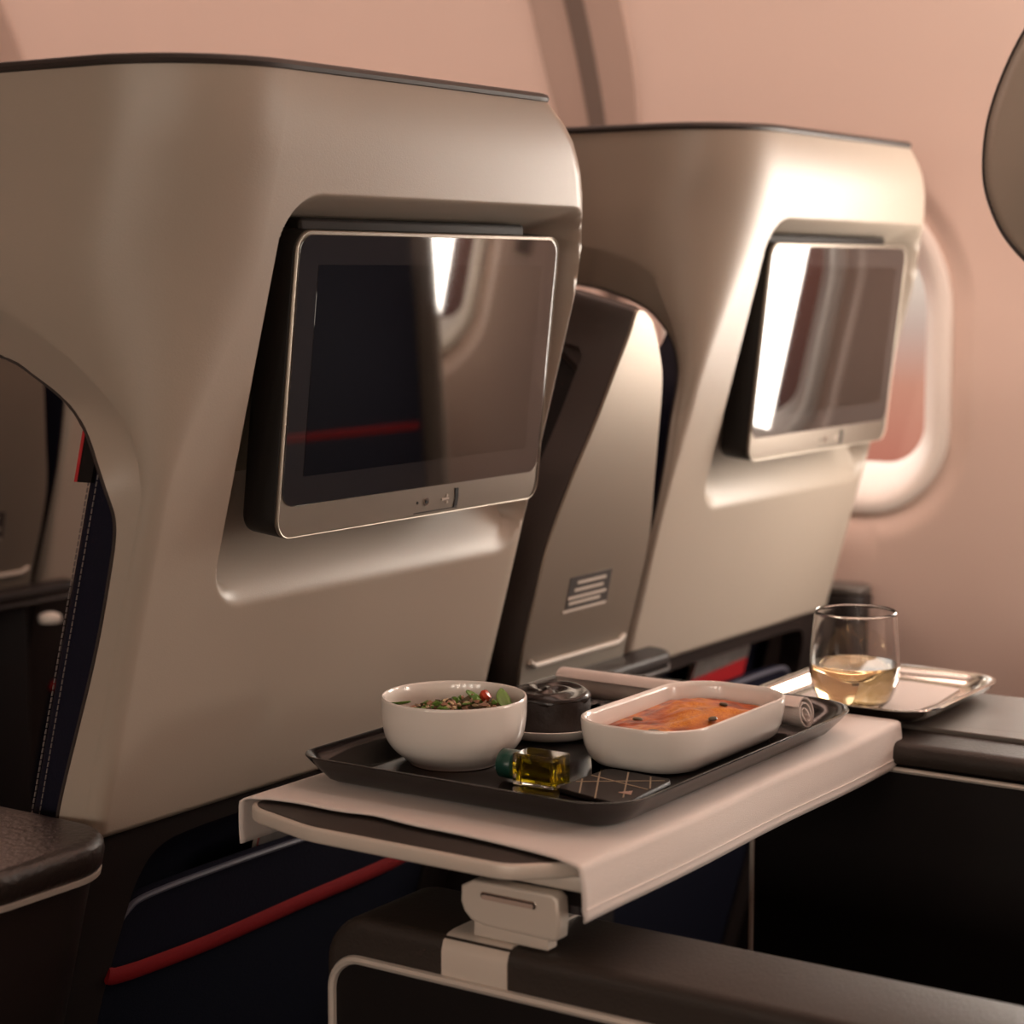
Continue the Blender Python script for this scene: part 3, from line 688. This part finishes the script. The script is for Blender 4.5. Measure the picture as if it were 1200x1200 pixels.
# ------------------------------------------------------------------ meal tray
ZM = 0.7420
tpr = [(0.034, ZM), (0.022, ZM + 0.0002), (0.016, ZM + 0.003), (0.006, ZM + 0.013), (0.0, ZM + 0.0195), (0.0004, ZM + 0.0203), (0.0018, ZM + 0.0203), (0.010, ZM + 0.013), (0.019, ZM + 0.0042), (0.024, ZM + 0.0026), (0.040, ZM + 0.0022)]
mt = loft('meal_tray', tray_rings(1.020, 1.382, 0.604, 0.857, [0.03, 0.022, 0.038, 0.045], tpr), M_TRAY, angle=60)
tag(mt, 'glossy dark meal tray with raised rim on the white cloth', 'tray')
ZB = ZM + 0.0027

# salad bowl
bx_, by_ = 1.125, 0.799
bp = [(0.0001, 0.0015), (0.026, 0.0015), (0.0285, 0.0), (0.0310, 0.0), (0.0325, 0.0018), (0.0365, 0.0050), (0.0430, 0.0110), (0.0478, 0.0190), (0.0498, 0.0300), (0.0502, 0.0410), (0.0502, 0.0452)]
bi = [(0.0496, 0.0464), (0.0484, 0.0457), (0.0474, 0.0400), (0.0465, 0.0280), (0.0430, 0.0190), (0.0370, 0.0120), (0.0280, 0.0075), (0.0001, 0.0060)]
bw = lathe('salad_bowl', bp[:3] + dense(bp[3:], 4) + dense(bi, 4), M_CERAMIC, c=(bx_, by_, ZB), n=96, angle=50)
tag(bw, 'round white ceramic bowl holding the chopped salad', 'bowl')
# chopped grains and beans, too many to count
v, f, mi = [], [], []
def blob(c, s, k):
    b = len(v)
    P = [(1, 0, 0), (-1, 0, 0), (0, 1, 0), (0, -1, 0), (0, 0, 1), (0, 0, -1)]
    R_ = Matrix.Rotation(random.random() * 6, 3, 'Z') @ Matrix.Rotation(random.random() * 6, 3, 'X')
    sc = (s * random.uniform(0.7, 1.4), s * random.uniform(0.6, 1.0), s * random.uniform(0.5, 0.9))
    for p in P:
        q = R_ @ Vector((p[0] * sc[0], p[1] * sc[1], p[2] * sc[2])); v.append((c[0] + q.x, c[1] + q.y, c[2] + q.z))
    for t in ((0, 2, 4), (2, 1, 4), (1, 3, 4), (3, 0, 4), (2, 0, 5), (1, 2, 5), (3, 1, 5), (0, 3, 5)):
        f.append(tuple(b + q for q in t)); mi.append(k)
def mound(a, b): return ZB + 0.0320 + 0.0105 * math.exp(-((a - 0.008) ** 2 + (b + 0.010) ** 2) / 0.0007)
for q in range(420):
    r_, a_ = 0.043 * math.sqrt(random.random()), random.random() * 6.283
    a, b = r_ * math.cos(a_), r_ * math.sin(a_)
    blob((bx_ + a, by_ + b, mound(a, b) + random.uniform(-0.003, 0.002)), random.uniform(0.0018, 0.0036), random.choice((0, 0, 1, 1, 2, 2, 3)))
so = mesh('chopped_salad', v, f, [M_GRAIN, M_ONION, M_LEAF, M_HERB], smooth=True, mi=mi, angle=60)
tag(so, 'chopped grains, beans and herbs heaped in the white bowl', 'salad'); so['kind'] = 'stuff'
bs = lathe('salad_bed', [(0.0001, 0.030), (0.030, 0.0315), (0.0455, 0.0305), (0.042, 0.0205), (0.0001, 0.012)], M_HERB, so, c=(bx_, by_, ZB), n=32)
def leaf(name, c, ln, wd, yawd, pit, m, curl=0.3):
    vv, ff = [], []; nl = 8
    for i in range(nl + 1):
        t = i / nl; w = wd * math.sin(math.pi * min(0.98, t * 0.9 + 0.08)) ** 0.7
        for s_, dz in ((-1, 0.15), (-0.5, 0.03), (0, 0), (0.5, 0.03), (1, 0.15)):
            vv.append(((t - 0.5) * ln, s_ * w / 2, dz * w + curl * ln * (t - 0.5) ** 2))
    for i in range(nl):
        for k in range(4): a = i * 5 + k; ff.append((a, a + 1, a + 6, a + 5))
    o = mesh(name, vv, ff, m); o.modifiers.new('thickness', 'SOLIDIFY').thickness = 0.0007
    o.location = c; o.rotation_euler = (0.25, pit, yawd); return o
tag(leaf('lettuce_leaf', (bx_ + 0.0215, by_ - 0.026, ZB + 0.0410), 0.024, 0.011, 0.75, -0.45, M_LEAF), 'bright green pointed leaf sticking up from the salad beside the cake', 'leaf')
tag(leaf('lettuce_leaf', (bx_ - 0.012, by_ + 0.038, ZB + 0.0370), 0.016, 0.008, 2.0, 0.1, M_LEAF), 'small green leaf lying alone at the salad edge by the seat shell', 'leaf')
tag(leaf('lettuce_leaf', (bx_ + 0.016, by_ - 0.004, ZB + 0.0425), 0.015, 0.010, 1.2, -0.3, M_LEAF), 'folded green leaf on top of the salad next to the tomato', 'leaf')
tt = lathe('tomato_piece', [(0.0001, -0.0045), (0.004, -0.004), (0.0062, 0.0), (0.0050, 0.0035), (0.0001, 0.0045)], M_TOMATO, n=14)
tt.location = (bx_ + 0.018, by_ - 0.0135, ZB + 0.0440); tt.rotation_euler = (0.9, 0.3, 0.2); tt.scale = (0.85, 0.7, 0.8)
tag(tt, 'red tomato piece on top of the chopped salad', 'tomato')

# baked pasta in a rectangular dish
dcx, dcy, dw, dl = 1.2413, 0.6817, 0.177, 0.097
def dish_rings(prof): return [[(a, b, ZB + z) for a, b in inset(rrect(dcx, dcy, dw, dl, 0.037, 12), d)] for d, z in prof]
dp = [(0.020, 0.0016), (0.018, 0.0), (0.0155, 0.0), (0.010, 0.0018), (0.0055, 0.0060), (0.0025, 0.0130), (0.0008, 0.0220), (0.0, 0.0305), (0.0004, 0.0322), (0.0018, 0.0328), (0.0032, 0.0320), (0.0040, 0.0290), (0.0055, 0.0160), (0.010, 0.0075), (0.018, 0.0050), (0.030, 0.0045)]
ds = loft('baking_dish', dish_rings(dp), M_CERAMIC, angle=50)
tag(ds, 'rectangular white ceramic dish with rounded corners holding baked pasta', 'dish')
bumps = [(-0.004, -0.010, 0.022, 0.0055), (0.032, -0.014, 0.018, 0.0045), (-0.040, 0.004, 0.022, 0.0035), (0.052, 0.016, 0.022, 0.0050), (0.014, 0.022, 0.026, 0.0065), (-0.062, -0.012, 0.018, 0.0015)]
def pasta_h(x, y): return 0.0200 + sum(q * math.exp(-((x - u) ** 2 + (y - w) ** 2) / (s * s)) for u, w, s, q in bumps)
rings = []; cheese = []
for t in np.linspace(1.0, 0.01, 34):
    ring = []
    for a, b in inset(rrect(0, 0, dw, dl, 0.037, 18), 0.0057):
        x, y = a * t, b * t
        h = pasta_h(x, y) + 0.0010 * math.sin(x * 95 + 1.0 + 40 * y) * math.cos(y * 120) + 0.0005 * math.sin(x * 420 + 2) * math.sin(y * 380) + 0.0006 * math.sin(x * 150 + y * 210)
        h = lerp(h, 0.0190, float(sstep(0.88, 1.0, t)))
        ring.append((dcx + x, dcy + y, ZB + h))
        cheese.append(min(1.0, sum(math.exp(-(((x - u) / s_) ** 2 + ((y - w) / (s_ * 0.8)) ** 2) ** 2) for u, w, s_ in ((-0.004, -0.012, 0.022), (0.034, -0.014, 0.017), (0.030, 0.006, 0.012), (-0.024, -0.004, 0.010)))))
    rings.append(ring)
ps = loft('baked_pasta', rings, M_PASTA, cap0=False)
at = ps.data.attributes.new('cheese', 'FLOAT', 'POINT'); at.data.foreach_set('value', cheese)
n_ = M_PASTA.node_tree; b_ = n_.nodes['Principled BSDF']; b_.inputs['Specular IOR Level'].default_value = 0.35
at_ = n_.nodes.new('ShaderNodeAttribute'); at_.attribute_name = 'cheese'
no_ = n_.nodes.new('ShaderNodeTexNoise'); no_.inputs['Scale'].default_value = 95; no_.inputs['Detail'].default_value = 4
r_ = n_.nodes.new('ShaderNodeValToRGB')
for e_, (p_, c_) in zip(r_.color_ramp.elements, ((0.36, (0.46, 0.07, 0.004, 1)), (0.64, (0.78, 0.34, 0.012, 1)))): e_.position = p_; e_.color = c_
mx_ = n_.nodes.new('ShaderNodeMix'); mx_.data_type = 'RGBA'
old = b_.inputs['Base Color'].links[0].from_socket
n_.links.new(no_.outputs['Fac'], r_.inputs[0]); n_.links.new(at_.outputs['Fac'], mx_.inputs['Factor']); n_.links.new(old, mx_.inputs['A']); n_.links.new(r_.outputs[0], mx_.inputs['B']); n_.links.new(mx_.outputs['Result'], b_.inputs['Base Color'])
tag(ps, 'baked pasta in orange tomato sauce filling the rectangular white dish', 'pasta')
for (u, w, s_) in ((-0.058, -0.008, 0.0050), (0.000, -0.022, 0.0030), (0.050, -0.004, 0.0026), (-0.022, 0.026, 0.0034)):
    o = lathe('herb_piece', [(0.0001, -0.6), (0.7, -0.5), (1.0, 0.0), (0.7, 0.5), (0.0001, 0.62)], M_HERB, n=12)
    o.data.transform(Matrix.Translation((dcx + u, dcy + w, ZB + pasta_h(u, w) + s_ * 0.3)) @ Matrix.Rotation(u * 90, 4, 'Z') @ Matrix.Diagonal((s_ * 1.5, s_, s_ * 0.7, 1))); put(o, ps)

# chocolate cake on a saucer
kx, ky = 1.232, 0.790
sc_ = lathe('saucer', dense([(0.0001, 0.001), (0.020, 0.001), (0.022, 0.0), (0.030, 0.0), (0.038, 0.0032), (0.0428, 0.0085)], 3) + [(0.0432, 0.0095), (0.0424, 0.0098)] + dense([(0.041, 0.0090), (0.036, 0.0055), (0.030, 0.0038), (0.0001, 0.0035)], 3), M_CERAMIC, c=(kx, ky, ZB), n=72, angle=50)
tag(sc_, 'small white round saucer under the chocolate cake', 'saucer')
rings = []
N_ = 72
def ck(r, z, wob=0.0):
    return [(kx + (r + wob * math.sin(i * 0.9 + z * 900)) * math.cos(2 * math.pi * i / N_), ky + (r + wob * math.sin(i * 0.9 + z * 900)) * math.sin(2 * math.pi * i / N_), ZB + z) for i in range(N_)]
for r, z in ((0.020, 0.0040), (0.0290, 0.0041), (0.0300, 0.0055), (0.0303, 0.010), (0.0304, 0.015), (0.0304, 0.020), (0.0303, 0.027), (0.0300, 0.0305)): rings.append(ck(r, z, 0.00025))
cake = loft('chocolate_cake', rings, M_CAKE, angle=50)
tag(cake, 'round dark chocolate cake with glossy swirled icing on the saucer', 'cake')
rings = []
for q in range(22):
    t = q / 21; r = 0.0302 * math.cos(t * math.pi / 2) if t < 1 else 0.0002
    r = lerp(0.0306, 0.0003, t)
    ring = []
    for i in range(N_):
        a = 2 * math.pi * i / N_
        e = min(1, (0.0306 - r) / 0.004)
        h = 0.0292 + 0.0026 * math.sqrt(e) + 0.0022 * e * math.sin(a * 1.0 + r * 190) ** 2 * (1 if r > 0.003 else r / 0.003) + 0.0006 * math.sin(a * 5 + r * 300) * e
        ring.append((kx + r * math.cos(a), ky + r * math.sin(a), ZB + h))
    rings.append(ring)
lo = [(kx + 0.0302 * math.cos(2 * math.pi * i / N_), ky + 0.0302 * math.sin(2 * math.pi * i / N_), ZB + 0.0270 + 0.0012 * math.sin(i * 0.55)) for i in range(N_)]
loft('icing', [lo] + rings, M_GANACHE, cake, cap0=False, angle=70)

# olive oil bottle lying on its side
ob_ = empty('oil_bottle', (1.107, 0.711, ZB), 'small square glass bottle of olive oil with green cap lying on the tray', 'bottle')
plate('glass_body', rrect(1.1025, 0.7130, 0.021, 0.0325, 0.0014, 4), M_GLASS, ob_, O=(0, 0, ZB + 0.0215), t=0.0212, r=0.0012)
plate('oil', rrect(1.1025, 0.7130, 0.0170, 0.0280, 0.0015, 4), M_OIL, ob_, O=(0, 0, ZB + 0.0192), t=0.0166, r=0.0012)
def ycyl(name, r, y0, y1, cx, cz, m, parent, bev=0.0008):
    rings = []
    for rr, y in ((r - bev, y0), (r, y0 + bev), (r, y1 - bev), (r - bev, y1)):
        rings.append([(cx + rr * math.cos(a), y, cz + rr * math.sin(a)) for a in np.linspace(0, 2 * math.pi, 29)[:-1]])
    return loft(name, rings, m, parent, angle=50)
ycyl('bottle_neck', 0.0050, 0.7285, 0.7330, 1.1025, ZB + 0.0108, M_GLASS, ob_)
ycyl('cap', 0.0098, 0.7320, 0.7435, 1.1025, ZB + 0.0108, M_GREEN, ob_)

# wrapped chocolate
cd = plate('wrapped_chocolate', [(1.090, 0.6905), (1.0775, 0.6405), (1.0800, 0.6365), (1.146, 0.6400), (1.1510, 0.6435), (1.1540, 0.6880), (1.150, 0.6925), (1.094, 0.6935)], M_CARD, O=(0, 0, ZB + 0.0036), t=0.0033, r=0.0008)
if True:
    tag(cd, 'flat dark chocolate wrapper with fine gold lines and a triangle emblem', 'chocolate')
    def strip(p, q, w, m, nm):
        p, q = np.array(p), np.array(q); d = (q - p) / np.linalg.norm(q - p); n_ = np.array([-d[1], d[0]]) * w / 2
        plate(nm, [tuple(p - n_), tuple(q - n_), tuple(q + n_), tuple(p + n_)], m, cd, O=(0, 0, ZB + 0.0039), t=0.0004)
    for p, q in (((1.1505, 0.6745), (1.0920, 0.6440)), ((1.1400, 0.6905), (1.0805, 0.6580)), ((1.1185, 0.6910), (1.0860, 0.6730)), ((1.1480, 0.6560), (1.1210, 0.6410)), ((1.1300, 0.6910), (1.1180, 0.6410)), ((1.1100, 0.6905), (1.1440, 0.6430))):
        strip(p, q, 0.0010, M_GOLD, 'gold_line')
    plate('triangle_emblem', [(1.1010, 0.6530), (1.1000, 0.6430), (1.1090, 0.6470)][::-1] if ((1.1 - 1.101) * (0.647 - 0.653) - (0.643 - 0.653) * (1.109 - 1.101)) < 0 else [(1.1010, 0.6530), (1.1000, 0.6430), (1.1090, 0.6470)], M_PINKP, cd, O=(0, 0, ZB + 0.0040), t=0.0004)

# rolled napkin behind the dish
nx_, nz_ = 1.342, ZB + 0.0135
rings = []
NR = 60
spiral = []
for i in range(NR):
    t = i / (NR - 1); a = -1.2 + t * 2.6 * 2 * math.pi; r = 0.0030 + 0.0098 * t
    spiral.append((r, a))
v, f = [], []
ys = np.concatenate([np.linspace(0.636, 0.846, 24)])
for y in ys:
    fl = 1.0 + 0.10 * math.sin((y - 0.63) * 15)
    for th_ in (0.0, 0.0012):
        for r, a in spiral: v.append((nx_ + (r - th_) * math.cos(a) * 1.12 * fl, y + 0.002 * math.sin(a), nz_ + (r - th_) * math.sin(a) * 0.98))
m2 = 2 * NR
for j in range(len(ys) - 1):
    for i in range(NR - 1):
        a = j * m2 + i
        f.append((a, a + 1, a + m2 + 1, a + m2)); f.append((a + NR, a + NR + m2, a + NR + m2 + 1, a + NR + 1))
for j in (0, len(ys) - 1):
    for i in range(NR - 1): a = j * m2 + i; f.append((a, a + NR, a + NR + 1, a + 1))
nk = mesh('rolled_napkin', v, f, M_NAPKIN, angle=60)
tag(nk, 'white linen napkin rolled up behind the baking dish', 'napkin')

# ------------------------------------------------------------------ magazines in the seat pockets
def magazine(dx, x0, x1, z0, z1, rot, label):
    c = ((x0 + x1) / 2, (z0 + z1) / 2)
    root = empty('magazine', (c[0] + dx, on_shell(0, c[1], 0.035)[1], z0), label, 'magazine', 'magazines in the seat pockets')
    w, h = x1 - x0, z1 - z0
    def R(a, b): return (a * math.cos(rot) - b * math.sin(rot), a * math.sin(rot) + b * math.cos(rot))
    O = on_shell(c[0] + dx, c[1], 0.034)
    plate('pages', [R(a, b) for a, b in rrect(0, 0, w, h, 0.001, 2)], M_TEXT, root, O=np.array(O) - NS * 0.001, U=(1, 0, 0), V=VS, N=NS, t=0.004)
    plate('cover', [R(a, b) for a, b in rrect(0, 0, w, h, 0.001, 2)], M_REDP, root, O=O, U=(1, 0, 0), V=VS, N=NS, t=0.0008)
    plate('cover_band', [R(a, b) for a, b in rrect(0, h / 2 - 0.011, w * 0.99, 0.021, 0.001, 2)], M_GREYP, root, O=np.array(O) + NS * 0.0004, U=(1, 0, 0), V=VS, N=NS, t=0.0005)
magazine(DX, 1.165, 1.29, 0.52, 0.682, 0.05, 'red and grey magazine in the pocket behind the wine glass')
magazine(0.0, 1.165, 1.28, 0.50, 0.658, 0.0, 'red magazine edge showing above the navy pocket under the table')
